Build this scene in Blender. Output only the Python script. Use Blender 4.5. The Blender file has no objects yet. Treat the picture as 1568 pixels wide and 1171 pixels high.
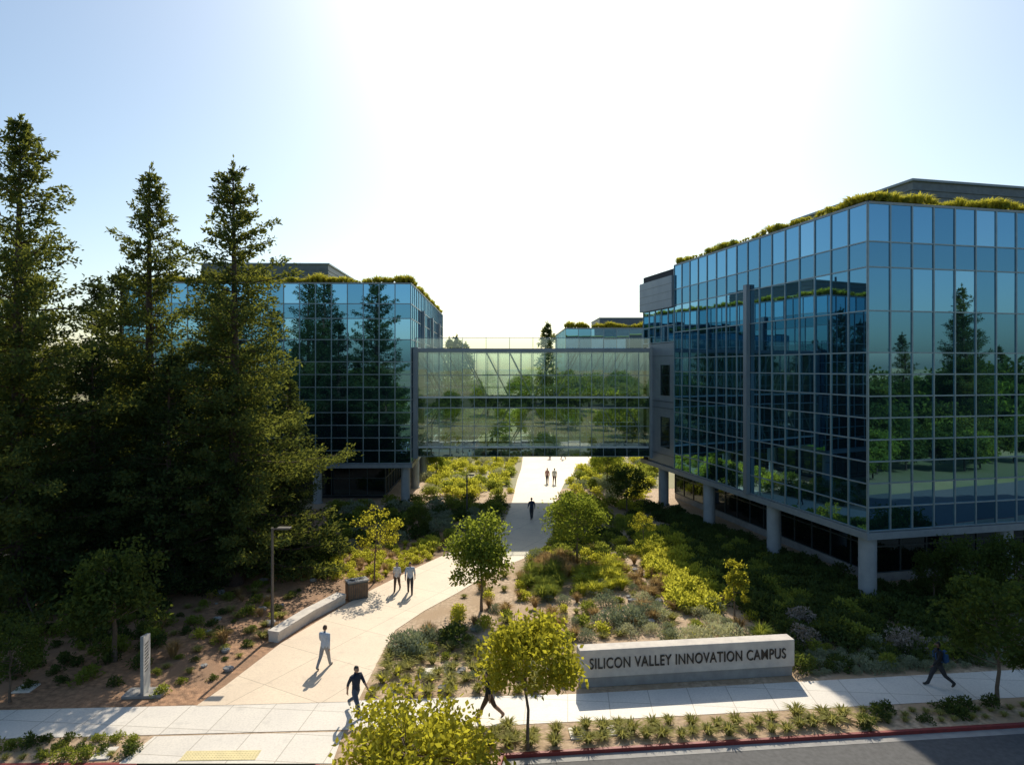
import bpy, math, random
import numpy as np
from mathutils import Vector, Matrix
random.seed(7); rng=np.random.default_rng(7)
scene=bpy.context.scene
COL=scene.collection
CAMH=13.0
def gp(u,v):
    "surveyed ground point (metres) from bearing / depression readings"
    Y=CAMH*1000/(v-562.0); return ((u-784)*Y/1000.0, Y)

# ------------------------------------------------------------------ materials
def nt(name):
    m=bpy.data.materials.new(name); m.use_nodes=True
    t=m.node_tree; t.nodes.clear()
    o=t.nodes.new('ShaderNodeOutputMaterial')
    return m,t,o
def mixcol(t,fac,a,b):
    n=t.nodes.new('ShaderNodeMix'); n.data_type='RGBA'
    if hasattr(fac,'links'): t.links.new(fac,n.inputs[0])
    else: n.inputs[0].default_value=fac
    for s,i in ((a,6),(b,7)):
        if hasattr(s,'links'): t.links.new(s,n.inputs[i])
        else: n.inputs[i].default_value=(*s,1)
    return n.outputs[2]
def noise(t,scale,detail=4,coord='Object',rough=.55):
    c=t.nodes.new('ShaderNodeTexCoord'); n=t.nodes.new('ShaderNodeTexNoise')
    n.inputs['Scale'].default_value=scale; n.inputs['Detail'].default_value=detail
    n.inputs['Roughness'].default_value=rough
    t.links.new(c.outputs[coord],n.inputs['Vector']); return n.outputs['Fac']
def ramp(t,f,lo,hi):
    r=t.nodes.new('ShaderNodeMapRange'); r.inputs[1].default_value=lo; r.inputs[2].default_value=hi
    t.links.new(f,r.inputs[0]); return r.outputs[0]
def mat(name,a,b=None,rough=.8,metal=0,scale=3,bump=0,bscale=30,spec=.5,coord='Object',big=None):
    m,t,o=nt(name); p=t.nodes.new('ShaderNodeBsdfPrincipled')
    if b is None: b=tuple(x*.8 for x in a)
    c=mixcol(t,ramp(t,noise(t,scale,5,coord),.35,.65),a,b)
    if big: c=mixcol(t,ramp(t,noise(t,big[0],3,coord),.42,.6),c,big[1])
    t.links.new(c,p.inputs['Base Color'])
    p.inputs['Roughness'].default_value=rough; p.inputs['Metallic'].default_value=metal
    p.inputs['Specular IOR Level'].default_value=spec
    if bump:
        bn=t.nodes.new('ShaderNodeBump'); bn.inputs['Strength'].default_value=bump; bn.inputs['Distance'].default_value=.05
        t.links.new(noise(t,bscale,4,coord),bn.inputs['Height']); t.links.new(bn.outputs[0],p.inputs['Normal'])
    t.links.new(p.outputs[0],o.inputs[0]); return m
def concrete(name,a,b,jx,rot=0):
    m,t,o=nt(name); p=t.nodes.new('ShaderNodeBsdfPrincipled')
    c=mixcol(t,ramp(t,noise(t,.5,8),.35,.65),a,b)
    c=mixcol(t,ramp(t,noise(t,14,4),.4,1.0),c,tuple(x*.75 for x in b))
    c=mixcol(t,ramp(t,noise(t,1.7,6),.58,.78),c,tuple(x*.8 for x in b))
    tc=t.nodes.new('ShaderNodeTexCoord'); mp=t.nodes.new('ShaderNodeMapping')
    mp.inputs['Rotation'].default_value=(0,0,rot)
    t.links.new(tc.outputs['Object'],mp.inputs[0])
    br=t.nodes.new('ShaderNodeTexBrick'); br.offset=0; br.inputs['Scale'].default_value=1
    br.inputs['Mortar Size'].default_value=.018; br.inputs['Brick Width'].default_value=jx; br.inputs['Row Height'].default_value=jx
    br.inputs['Color1'].default_value=(1,1,1,1); br.inputs['Color2'].default_value=(.92,.92,.92,1); br.inputs['Mortar'].default_value=(.6,.58,.55,1)
    t.links.new(mp.outputs[0],br.inputs['Vector'])
    mu=t.nodes.new('ShaderNodeMix'); mu.data_type='RGBA'; mu.blend_type='MULTIPLY'; mu.inputs[0].default_value=1
    t.links.new(c,mu.inputs[6]); t.links.new(br.outputs[0],mu.inputs[7])
    t.links.new(mu.outputs[2],p.inputs['Base Color']); p.inputs['Roughness'].default_value=.6
    t.links.new(p.outputs[0],o.inputs[0]); return m
def leafmat(name,dark,light,trans,tf=.4,var=.45):
    m,t,o=nt(name)
    g=t.nodes.new('ShaderNodeNewGeometry'); oi=t.nodes.new('ShaderNodeObjectInfo')
    c=mixcol(t,g.outputs['Random Per Island'],dark,light)
    ma=t.nodes.new('ShaderNodeMath'); ma.operation='MULTIPLY'; ma.inputs[1].default_value=var
    t.links.new(oi.outputs['Random'],ma.inputs[0])
    c=mixcol(t,ma.outputs[0],c,light)
    d=t.nodes.new('ShaderNodeBsdfDiffuse'); t.links.new(c,d.inputs[0])
    tr=t.nodes.new('ShaderNodeBsdfTranslucent')
    tc=mixcol(t,g.outputs['Random Per Island'],trans,tuple(x*.5 for x in trans)); t.links.new(tc,tr.inputs[0])
    mx=t.nodes.new('ShaderNodeMixShader'); mx.inputs[0].default_value=tf
    t.links.new(d.outputs[0],mx.inputs[1]); t.links.new(tr.outputs[0],mx.inputs[2])
    t.links.new(mx.outputs[0],o.inputs[0]); return m
def glassmat(name,tint,body,refl,transp=0,tcol=(.6,.75,.72)):
    m,t,o=nt(name)
    gl=t.nodes.new('ShaderNodeBsdfGlossy'); gl.inputs[0].default_value=(*tint,1); gl.inputs['Roughness'].default_value=.012
    if transp:
        d=t.nodes.new('ShaderNodeBsdfTransparent'); d.inputs[0].default_value=(*tcol,1)
    else:
        d=t.nodes.new('ShaderNodeBsdfDiffuse'); d.inputs[0].default_value=(*body,1)
    fr=t.nodes.new('ShaderNodeLayerWeight'); fr.inputs[0].default_value=.35
    r=t.nodes.new('ShaderNodeMapRange'); r.inputs[3].default_value=refl; r.inputs[4].default_value=1.0
    t.links.new(fr.outputs['Fresnel'],r.inputs[0])
    b=t.nodes.new('ShaderNodeMixShader'); t.links.new(r.outputs[0],b.inputs[0])
    t.links.new(d.outputs[0],b.inputs[1]); t.links.new(gl.outputs[0],b.inputs[2])
    t.links.new(b.outputs[0],o.inputs[0]); return m

M_ground=mat('ground_grass',(.16,.17,.05),(.25,.22,.10),scale=.15,big=(.03,(.28,.23,.13)))
M_mulch=mat('mulch_tan',(.66,.49,.33),(.36,.25,.16),scale=5,bump=.9,bscale=25,big=(.45,(.45,.31,.19)))
M_mulchL=mat('mulch_redwood',(.52,.29,.16),(.22,.12,.065),scale=4,bump=.9,bscale=22,big=(.3,(.30,.175,.10)))
M_path=concrete('path_concrete',(.82,.67,.50),(.74,.60,.45),3.1,.5)
M_path2=concrete('sidewalk_concrete',(.80,.74,.65),(.72,.67,.60),1.6,.085)
M_asph=mat('asphalt',(.11,.11,.112),(.08,.08,.082),scale=6,bump=.3,bscale=80)
M_red=mat('red_curb_paint',(.27,.035,.03),(.20,.03,.028),rough=.6,scale=5)
M_yel=mat('tactile_yellow',(.76,.64,.34),(.66,.56,.30),rough=.7)
M_conc=mat('cast_concrete',(.68,.62,.54),(.54,.49,.44),scale=2,bump=.15)
M_concd=mat('plinth_concrete',(.36,.35,.33),(.28,.27,.26),scale=2,bump=.2)
M_alu=mat('aluminium_mullion',(.27,.35,.39),(.23,.30,.34),rough=.4,metal=.5)
M_alud=mat('dark_mullion',(.10,.12,.13),(.08,.1,.11),rough=.4,metal=.5)
M_panel=mat('grey_metal_panel',(.24,.28,.32),(.20,.24,.28),rough=.45,metal=.4,scale=.8)
M_pent=mat('louvre_metal',(.13,.155,.18),(.10,.12,.14),rough=.5,metal=.3)
M_col=mat('column_concrete',(.36,.39,.41),(.30,.33,.35),rough=.6,scale=1.5)
M_soff=mat('soffit_metal',(.28,.32,.35),(.24,.28,.31),rough=.5,metal=.3)
M_core=mat('interior_dark',(.02,.025,.03),(.03,.03,.035))
M_slab=mat('bridge_slab',(.10,.12,.13),(.07,.09,.1),rough=.5)
M_steel=mat('truss_steel',(.46,.50,.50),(.40,.44,.45),rough=.5)
M_trans=mat('bridge_transom_metal',(.62,.67,.68),(.55,.60,.62),rough=.45,metal=.2)
M_ga=glassmat('facade_glass_a',(.26,.56,.80),(.010,.026,.035),.64)
M_gb=glassmat('facade_glass_b',(.21,.49,.72),(.008,.020,.028),.54)
M_gc=glassmat('facade_glass_c',(.33,.63,.86),(.020,.038,.046),.70)
M_sp=glassmat('spandrel_glass',(.20,.47,.69),(.012,.028,.038),.50)
M_bsp=glassmat('bridge_spandrel_glass',(.30,.50,.55),(.014,.030,.036),.28)
M_gd=glassmat('groundfloor_glass',(.30,.38,.42),(.008,.01,.012),.25)
M_gbr=glassmat('bridge_glass',(.72,.92,.92),(.02,.05,.05),.32,.9,(.80,.94,.90))
M_rail=glassmat('rail_glass',(.85,.95,.95),(.1,.1,.1),.15,.95,(.85,.93,.92))
M_bark=mat('redwood_bark',(.10,.06,.042),(.055,.036,.028),scale=6,bump=.8,bscale=18)
M_bark2=mat('young_bark',(.18,.13,.09),(.11,.08,.06),scale=8,bump=.4)
L_red=leafmat('redwood_foliage',(.024,.048,.024),(.075,.115,.045),(.34,.37,.06),.36,.2)
L_redd=leafmat('redwood_foliage_dark',(.018,.038,.020),(.05,.08,.035),(.20,.24,.045),.33,.2)
L_dec=leafmat('young_tree_leaves',(.07,.12,.03),(.17,.22,.05),(.46,.54,.06),.52)
L_yel=leafmat('yellow_tree_leaves',(.14,.16,.03),(.29,.29,.05),(.74,.69,.06),.55)
L_drk=leafmat('dark_tree_leaves',(.025,.052,.020),(.08,.115,.035),(.24,.29,.04),.42)
S_lime=leafmat('lime_shrub_leaves',(.22,.26,.04),(.48,.49,.08),(.90,.86,.10),.5,.7)
S_grey=leafmat('grey_shrub_leaves',(.17,.20,.13),(.38,.42,.28),(.32,.36,.18),.35,.6)
S_pale=leafmat('pale_shrub_leaves',(.38,.40,.24),(.72,.69,.46),(.6,.6,.3),.4)
S_dark=leafmat('dark_shrub_leaves',(.03,.055,.025),(.09,.13,.045),(.20,.25,.04),.4,.7)
S_grn=leafmat('green_shrub_leaves',(.08,.12,.035),(.24,.29,.06),(.50,.54,.08),.46,.8)
S_oliv=leafmat('olive_tuft_blades',(.18,.19,.07),(.40,.39,.15),(.62,.58,.15),.45,.7)
S_rust=leafmat('rust_grass_blades',(.30,.20,.09),(.52,.36,.18),(.58,.42,.17),.45)
S_mauve=leafmat('flowering_shrub_leaves',(.15,.14,.10),(.46,.39,.34),(.24,.21,.13),.28)
S_roof=leafmat('roof_meadow_blades',(.24,.26,.04),(.46,.45,.08),(.82,.76,.09),.5)

# ------------------------------------------------------------------ mesh builder
class MB:
    def __init__(s): s.v=[];s.f=[];s.m=[];s.mats=[]
    def mi(s,m):
        if m not in s.mats: s.mats.append(m)
        return s.mats.index(m)
    def face(s,pts,m):
        n=len(s.v); s.v+= [tuple(p) for p in pts]; s.f.append(tuple(range(n,n+len(pts)))); s.m.append(s.mi(m))
    def box(s,o,a,b,c,m):
        o=Vector(o);a=Vector(a);b=Vector(b);c=Vector(c)
        if a.cross(b).dot(c)<0: a,b=b,a
        n=len(s.v)
        for k in (0,1):
            for p in (o,o+a,o+a+b,o+b): s.v.append(tuple(p+c*k))
        i=s.mi(m)
        for q in ((3,2,1,0),(4,5,6,7),(0,1,5,4),(1,2,6,5),(2,3,7,6),(3,0,4,7)):
            s.f.append(tuple(n+x for x in q)); s.m.append(i)
    def tube(s,pts,rad,n,m,cap=True):
        pts=[Vector(p) for p in pts]; base=len(s.v); i=s.mi(m)
        for k,p in enumerate(pts):
            d=(pts[min(k+1,len(pts)-1)]-pts[max(k-1,0)]).normalized()
            x=d.orthogonal().normalized() if abs(d.z)<.95 else Vector((1,0,0))
            x=(x-d*x.dot(d)).normalized(); y=d.cross(x)
            for j in range(n):
                a=2*math.pi*j/n; s.v.append(tuple(p+(x*math.cos(a)+y*math.sin(a))*rad[k]))
        for k in range(len(pts)-1):
            for j in range(n):
                s.f.append((base+k*n+j,base+k*n+(j+1)%n,base+(k+1)*n+(j+1)%n,base+(k+1)*n+j)); s.m.append(i)
        if cap:
            s.f.append(tuple(base+(len(pts)-1)*n+j for j in range(n))); s.m.append(i)
            s.f.append(tuple(base+j for j in reversed(range(n)))); s.m.append(i)
    def ell(s,c,r,m,seg=14,rings=9,keep=None,shape=None):
        base=len(s.v); i=s.mi(m); c=Vector(c); dirs=[]
        for a in range(rings+1):
            th=math.pi*a/rings
            for b in range(seg):
                ph=2*math.pi*b/seg
                d=Vector((math.sin(th)*math.cos(ph),math.sin(th)*math.sin(ph),math.cos(th))); dirs.append(d)
                p=Vector((d.x*r[0],d.y*r[1],d.z*r[2]))
                if shape: p=shape(d,p)
                s.v.append(tuple(c+p))
        for a in range(rings):
            for b in range(seg):
                q=(a*seg+b,(a+1)*seg+b,(a+1)*seg+(b+1)%seg,a*seg+(b+1)%seg)
                if keep and not keep(sum((dirs[x] for x in q),Vector())/4): continue
                s.f.append(tuple(base+x for x in q)); s.m.append(i)
    def leaves(s,P,D,L,W,m):
        P=np.asarray(P,float);D=np.asarray(D,float);N=len(P)
        D/= (np.linalg.norm(D,axis=1,keepdims=True)+1e-9)
        R=rng.normal(size=(N,3)); S=np.cross(D,R); S/= (np.linalg.norm(S,axis=1,keepdims=True)+1e-9)
        L=(np.ones(N)*L)[:,None]*rng.uniform(.7,1.3,(N,1)); W=(np.ones(N)*W)[:,None]*rng.uniform(.7,1.2,(N,1))
        V=np.stack([P,P+D*L*.45+S*W*.5,P+D*L,P+D*L*.45-S*W*.5],1).reshape(-1,3)
        n=len(s.v); s.v+=V.tolist(); i=s.mi(m)
        F=(np.arange(N*4).reshape(N,4)+n).tolist(); s.f+=F; s.m+=[i]*N
    def mesh(s,name,smooth=False):
        me=bpy.data.meshes.new(name); me.from_pydata(s.v,[],s.f)
        for m in s.mats: me.materials.append(m)
        me.polygons.foreach_set('material_index',s.m)
        if smooth: me.polygons.foreach_set('use_smooth',[True]*len(s.f))
        me.update(); return me
    def obj(s,name,parent=None,smooth=False,bevel=0):
        o=bpy.data.objects.new(name,s.mesh(name,smooth)); COL.objects.link(o)
        if parent: o.parent=parent
        if bevel:
            b=o.modifiers.new('bevel','BEVEL'); b.width=bevel; b.segments=2; b.limit_method='ANGLE'
        return o
def empty(name,loc=(0,0,0)):
    e=bpy.data.objects.new(name,None); e.location=loc; e.empty_display_size=.3; COL.objects.link(e); return e
def put(name,me,loc,rz=0,sc=1,parent=None):
    o=bpy.data.objects.new(name,me); COL.objects.link(o); o.location=loc
    o.rotation_euler=(0,0,rz); o.scale=(sc,sc,sc) if not isinstance(sc,tuple) else sc
    if parent: o.parent=parent
    return o
def sheet(name,poly,z,m):
    b=MB(); pts=[(p[0],p[1],z) for p in poly]
    a=sum(pts[i][0]*pts[(i+1)%len(pts)][1]-pts[(i+1)%len(pts)][0]*pts[i][1] for i in range(len(pts)))
    if a<0: pts.reverse()
    b.face(pts,m); return b.obj(name)

# ------------------------------------------------------------------ ground
sheet('ground',[(-2500,-2500),(2500,-2500),(2500,3500),(-2500,3500)],-.16,M_ground)
curbL=[(-80,19.0),(-16.8,21.45),(-12.3,21.5)]
curbR=[(-6.3,21.4),(-6.2,18.8),(-0.9,18.8),(-0.4,22.0),(18.8,23.94),(80,30.0)]
curb=curbL+curbR
sheet('campus_planting_ground',curb+[(80,130),(-80,130)],0,M_mulch)
sheet('street',[(-80,8.0),(80,17.0),(80,30.1),(18.8,24.0),(-.4,22.06),(-.9,18.86),(-6.2,18.86),(-6.3,21.45),(-16.8,21.5),(-80,19.1)],-.12,M_asph)
kb=MB()
def curbrun(pts,m):
    for p,q in zip(pts[:-1],pts[1:]):
        p=Vector((*p,0));q=Vector((*q,0)); d=(q-p); n=Vector((d.y,-d.x,0)).normalized()*.14
        kb.box(p+Vector((0,0,-.15)),d,n,(0,0,.165),m)
curbrun(curbL,M_red); curbrun(curbR,M_red)
kb.obj('red_curb',bevel=.015)
gb=MB()
for pts in (curbL,curbR[3:]):
    for p,q in zip(pts[:-1],pts[1:]):
        p=Vector((*p,-.112));q=Vector((*q,-.112)); n=Vector(((q-p).y,-(q-p).x,0)).normalized()
        gb.face([p+n*.14,p+n*.5,q+n*.5,q+n*.14],M_concd)
gb.obj('gutter_pavement')
walk_up=[(-80,22.0),(-19.4,24.76),(-12.2,25.1),(2.7,26.0),(22.0,28.1),(80,34.5)]
walk_lo=[(-80,20.2),(-17.9,22.85),(-.57,23.68),(20.2,25.74),(80,32.2)]
WALK=walk_up+walk_lo[::-1]
sheet('sidewalk_pavement',WALK,.012,M_path2)
APR=[(-12.6,23.0),(-6.0,23.3),(-5.9,21.42),(-12.9,21.42)]
sheet('kerb_ramp_pavement',APR,.016,M_path2)
rb=MB()
rb.box((-11.0,21.55,.018),(2.5,0.05,0),(0,.55,0),(0,0,.012),M_yel)
for i in range(24):
    for j in range(5):
        rb.ell((-10.93+i*.104,21.6+j*.11+i*.002,.03),(.025,.025,.012),M_yel,6,4)
rb.obj('tactile_paving')
PL=[gp(*p) for p in [(300,1081),(345,1050),(430,985),(530,925),(575,900),(640,868),(690,845),(745,825),(772,800),(785,765),(792,735),(798,718),(800,706)]]
PR=[gp(*p) for p in [(548,1074),(580,1010),(605,965),(650,935),(700,908),(760,872),(815,850),(845,828),(850,800),(850,770),(864,740),(885,718),(905,706)]]
PATH=PL+[(2,110),(14,110)]+PR[::-1]
sheet('garden_path',PATH,.02,M_path)
sheet('cross_path',[(-30,97),(40,97),(40,101),(-30,101)],.024,M_path)
LB=[(-80,22.06)]+[(-19.4,24.8),(-12.2,25.14)]+PL[:7]+[gp(700,800),(-5,60),(-30,60),(-80,60)]
sheet('redwood_mulch_bed',LB,.006,M_mulchL)
sheet('rear_garden_ground',[(-9,70),(30,70),(60,128),(-60,128),(-14,100)],.008,M_ground)

def pip(p,poly):
    x,y=p;c=False;n=len(poly)
    for i in range(n):
        x1,y1=poly[i];x2,y2=poly[(i+1)%n]
        if (y1>y)!=(y2>y) and x<(x2-x1)*(y-y1)/(y2-y1)+x1: c=not c
    return c

# ------------------------------------------------------------------ buildings
def curtain(G,Fm,o,u,n,L,zs,pw,glass,mframe,mw=.075,tilt=.0014,spand=()):
    o=Vector((o[0],o[1],0)); u=Vector((u[0],u[1],0)); n=Vector((n[0],n[1],0))
    k=max(1,round(L/pw)); w=L/k
    for i in range(k):
        for j in range(len(zs)-1):
            z0,z1=zs[j],zs[j+1]
            a,b=random.gauss(0,tilt),random.gauss(0,tilt)
            q=[]
            for (s,t) in ((0,0),(1,0),(1,1),(0,1)):
                q.append(o+u*(w*(i+s))+Vector((0,0,z0+(z1-z0)*t))+n*(a*(s-.5)*w+b*(t-.5)*(z1-z0)))
            if (q[1]-q[0]).cross(q[2]-q[0]).dot(n)<0: q=q[::-1]
            m=M_sp if j in spand and glass[0] is M_ga else random.choice(glass)
            G.face(q,m)
    for i in range(k+1):
        Fm.box(o+u*(w*i-mw/2)-n*.05+Vector((0,0,zs[0])),u*mw,n*.11,(0,0,zs[-1]-zs[0]),mframe)
    for z in zs:
        Fm.box(o-n*.05+Vector((0,0,z-mw/2)),u*L,n*.095,(0,0,mw),mframe)
FG=[M_ga,M_ga,M_ga,M_gb,M_gc]
O=Vector((19.5,35.8,0)); fu=Vector((.9759,.2182,0)); sd=Vector((-.2182,.9759,0))
ZR=[4.0,5.3,6.6,7.8,9.0,10.2,11.4,12.6,13.8,16.1,18.5,19.9,22.0]
RB=empty('glass_office_building',(O.x,O.y,0))
def child(mb,name,par,smooth=False,bevel=0):
    ob=mb.obj(name,None,smooth,bevel); ob.parent=par; ob.matrix_parent_inverse=Matrix.Translation(-par.location); return ob
g=MB();f=MB()
curtain(g,f,O,sd,-fu,23,ZR,1.44,FG,M_alu,spand=(2,5,8,10))
curtain(g,f,O,fu,-sd,46,ZR,1.44,FG,M_alu,spand=(2,5,8,10))
child(g,'facade_glazing',RB); 
f.box(O+sd*11.2-fu*.32+Vector((0,0,3.9)),sd*.42,fu*.3,(0,0,15.0),M_panel)
f.box(O-fu*.05-sd*.05+Vector((0,0,3.9)),fu*.1,sd*.1,(0,0,18.2),M_alu)
child(f,'facade_mullions',RB)
c=MB()
c.box(O+fu*.12+sd*.12+Vector((0,0,3.95)),fu*46,sd*29.8,(0,0,17.9),M_core)  # unseen dark solid added behind the glazing to block light
child(c,'light_block_core',RB)
c=MB()
c.box(O-fu*.14-sd*.14+Vector((0,0,3.55)),fu*46.5,sd*30.2,(0,0,.38),M_soff)
c.box(O-fu*.05-sd*.05+Vector((0,0,22.0)),fu*46.3,sd*23.1,(0,0,.10),M_soff)
child(c,'soffit_and_coping',RB)
c=MB()
c.box(O+sd*23.05-fu*.25+Vector((0,0,18.4)),fu*20,sd*7,(0,0,2.8),M_panel)
for zz in (19.1,19.8,20.5): c.box(O+sd*23.04-fu*.262+Vector((0,0,zz)),fu*.02,sd*7,(0,0,.03),M_alud)
c.box(O+sd*23.05+fu*.05+Vector((0,0,4.0)),fu*.2,sd*5.6,(0,0,11.2),M_panel)
for zz in (5.6,10.4): c.box(O+sd*24.0+Vector((0,0,zz)),fu*.06,sd*1.8,(0,0,2.8),M_gd)
for zz in (4.9,9.2,9.8,14): c.box(O+sd*23.05+fu*.02+Vector((0,0,zz)),fu*.04,sd*5.6,(0,0,.05),M_alud)
child(c,'metal_clad_wing',RB)
g=MB();f=MB()
curtain(g,f,O+sd*23.05+fu*.1,sd,-fu,6.8,[15.3,16.8,18.4],1.36,FG,M_alu)
child(g,'wing_glazing',RB); child(f,'wing_mullions',RB)
g=MB();f=MB()
curtain(g,f,O+fu*3.2+sd*3.2,sd,-fu,26,[.5,2.1,3.55],1.9,[M_gd],M_alud,.09)
curtain(g,f,O+fu*3.2+sd*3.2,fu,-sd,40,[.5,2.1,3.55],1.9,[M_gd],M_alud,.09)
child(g,'ground_floor_glazing',RB); child(f,'ground_floor_mullions',RB)
c=MB(); c.box(O+fu*3.1+sd*3.1,fu*40,sd*26,(0,0,.5),M_concd)
c.box(O+fu*3.4+sd*3.4+Vector((0,0,.5)),fu*40,sd*26,(0,0,3.0),M_core); child(c,'ground_floor_base',RB)
c=MB()
for s_,u_ in ((.7,.6),(9.3,.6),(18,.6),(26.4,.6),(.7,10),(.7,20),(.7,30)):
    p=O+sd*s_+fu*u_
    c.tube([p,p+Vector((0,0,.12)),p+Vector((0,0,.13)),p+Vector((0,0,3.56))],[.56,.56,.47,.47],40,M_col)
child(c,'columns',RB)
def penthouse(par,o,u,v,Lu,Lv,z0,z1):
    c=MB(); c.box(o+Vector((0,0,z0)),u*Lu,v*Lv,(0,0,z1-z0),M_pent)
    z=z0+.25
    while z<z1-.3:
        c.box(o-u*.06-v*.06+Vector((0,0,z)),u*(Lu+.12),v*(Lv+.12),(0,0,.12),M_pent); z+=.42
    c.box(o-u*.15-v*.15+Vector((0,0,z1)),u*(Lu+.3),v*(Lv+.3),(0,0,.16),M_panel)
    child(c,'penthouse_louvres',par)
penthouse(RB,O+fu*10.2+sd*7.5,fu,sd,34,13,22.1,25.9)
P=Vector((-9.6,62.0,0)); lu=Vector((-.9998,-.02,0)); lv=Vector((-.027,.9996,0))
LBd=empty('glass_office_building',(P.x,P.y,0))
ZL=[3.9,5.1,6.3,7.5,8.7,9.9,11.1,12.3,13.5,15.6,17.6,19.0,20.9]
LW=27
g=MB();f=MB()
curtain(g,f,P,lu,Vector((.02,-1,0)),LW,ZL,1.5,FG,M_alu,.08,spand=(2,5,8,10))
curtain(g,f,P,lv,Vector((1,.027,0)),38,ZL,1.5,FG,M_alu,.08,spand=(2,5,8,10))
for s_ in (9,19,29): f.box(P+lv*s_+Vector((.05,0,3.9)),lv*.5,(.3,0,0),(0,0,15.2),M_panel)
child(g,'facade_glazing',LBd);child(f,'facade_mullions',LBd)
c=MB(); c.box(P+lu*.12+lv*.12+Vector((0,0,3.85)),lu*(LW-.2),lv*37.8,(0,0,17),M_core)  # same added light-blocking fill behind this facade
c.box(P+lu*3+lv*3+Vector((0,0,0)),lu*(LW-4),lv*34,(0,0,3.5),M_core)
child(c,'light_block_core',LBd)
c=MB(); c.box(P-lu*.14-lv*.14+Vector((0,0,3.45)),lu*(LW+.3),lv*38.3,(0,0,.38),M_soff)
c.box(P-lu*.06-lv*.06+Vector((0,0,20.9)),lu*(LW+.1),lv*38.1,(0,0,.1),M_soff)
child(c,'soffit_and_coping',LBd)
g=MB();f=MB()
curtain(g,f,P+lu*2.9+lv*2.9,lu,Vector((.02,-1,0)),23,[.3,2,3.45],1.8,[M_gd],M_alud,.09)
curtain(g,f,P+lu*2.9+lv*2.9,lv,Vector((1,.027,0)),34,[.3,2,3.45],1.8,[M_gd],M_alud,.09)
child(g,'ground_floor_glazing',LBd);child(f,'ground_floor_mullions',LBd)
c=MB()
for a_,b_ in ((.6,.7),(.6,8.5),(.6,16.5),(.6,24.5),(.6,32.5),(9,.7),(18,.7),(26,.7)):
    p=P+lu*a_+lv*b_; c.tube([p,p+Vector((0,0,.12)),p+Vector((0,0,.13)),p+Vector((0,0,3.5))],[.5,.5,.42,.42],32,M_col)
child(c,'columns',LBd)
penthouse(LBd,P+lu*10.6+lv*11,lu,lv,14,16,21.0,24.4)
c=MB(); c.tube([(-27.5,75,24.4),(-27.5,75,25.6)],[.15,.15],10,M_pent); child(c,'vent_pipe',LBd)

# bridge
BR=empty('glass_sky_bridge',(1.5,63,0))
bx0,bx1=-9.3,13.35; by0,by1=63.0,67.5
nb=10; bw=(bx1-bx0)/nb
g=MB();f=MB()
for yy,nn in ((by0,(0,-1)),(by1,(0,1))):
    curtain(g,f,(bx0,yy),(1,0),nn,bx1-bx0,[5.3,7.3,9.1],bw/2,[M_gbr],M_alu,.055,.001)
    curtain(g,f,(bx0,yy),(1,0),nn,bx1-bx0,[10.1,12.2,14.45],bw/2,[M_gbr],M_alu,.055,.001)
    curtain(g,f,(bx0,yy),(1,0),nn,bx1-bx0,[4.4,5.3],bw/2,[M_bsp],M_alu,.055,.001)
    curtain(g,f,(bx0,yy),(1,0),nn,bx1-bx0,[9.1,10.1],bw/2,[M_bsp],M_alu,.055,.001)
for z in (5.3,10.1): f.box((bx0+.3,by0-.16,z-.08),(bx1-bx0-.5,0,0),(0,.09,0),(0,0,.16),M_trans)
f.box((bx0+.3,by0-.15,9.03),(bx1-bx0-.5,0,0),(0,.08,0),(0,0,.1),M_steel)
child(g,'bridge_glazing',BR);child(f,'bridge_mullions',BR)
c=MB()
c.box((bx0,by0+.12,4.35),(bx1-bx0,0,0),(0,by1-by0-.24,0),(0,0,.85),M_slab)
c.box((bx0,by0+.12,9.15),(bx1-bx0,0,0),(0,by1-by0-.24,0),(0,0,.85),M_slab)
c.box((bx0,by0-.12,14.45),(bx1-bx0,0,0),(0,by1-by0+.24,0),(0,0,.35),M_panel)
c.box((bx0-.25,by0-.2,4.2),(.5,0,0),(0,by1-by0+.4,0),(0,0,10.7),M_panel)
c.box((bx1-.1,by0-.2,4.2),(.45,0,0),(0,by1-by0+.4,0),(0,0,10.7),M_panel)
child(c,'bridge_slabs_and_frames',BR)
c=MB()
for yy in (by0+.5,by1-.5):
    for z0,z1 in ((5.2,9.15),(10.0,14.45)):
        for i in range(nb):
            xa=bx0+i*bw; xb=xa+bw
            if (i<nb/2)!=(z0>8): pa,pb=(xa,yy,z0),(xb,yy,z1)
            else: pa,pb=(xa,yy,z1),(xb,yy,z0)
            if i%2==0 or yy==by0+.5: c.tube([pa,pb],[.07,.07],8,M_steel)
        c.tube([(bx0,yy,z0+1.0),(bx1,yy,z0+1.0)],[.03,.03],6,M_steel)
child(c,'truss',BR)
c=MB()
for i in range(nb+1):
    x=bx0+i*bw; c.box((x-.025,by0+.1,14.8),(.05,0,0),(0,.05,0),(0,0,1.0),M_alu)
c.box((bx0,by0+.09,15.8),(bx1-bx0,0,0),(0,.07,0),(0,0,.05),M_alu)
c.face([(bx0,by0+.12,14.85),(bx1,by0+.12,14.85),(bx1,by0+.12,15.75),(bx0,by0+.12,15.75)],M_rail)
child(c,'roof_guard_rail',BR)
DB=empty('distant_office_building',(10,128,0))
g=MB();f=MB()
curtain(g,f,(10.5,128),(1,0),(0,-1),40,[0,4,8,12,16,20.5],2.5,FG,M_alu,.12)
curtain(g,f,(10.5,128),(0,1),(-1,0),30,[0,4,8,12,16,20.5],2.5,FG,M_alu,.12)
child(g,'facade_glazing',DB);child(f,'facade_mullions',DB)
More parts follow.
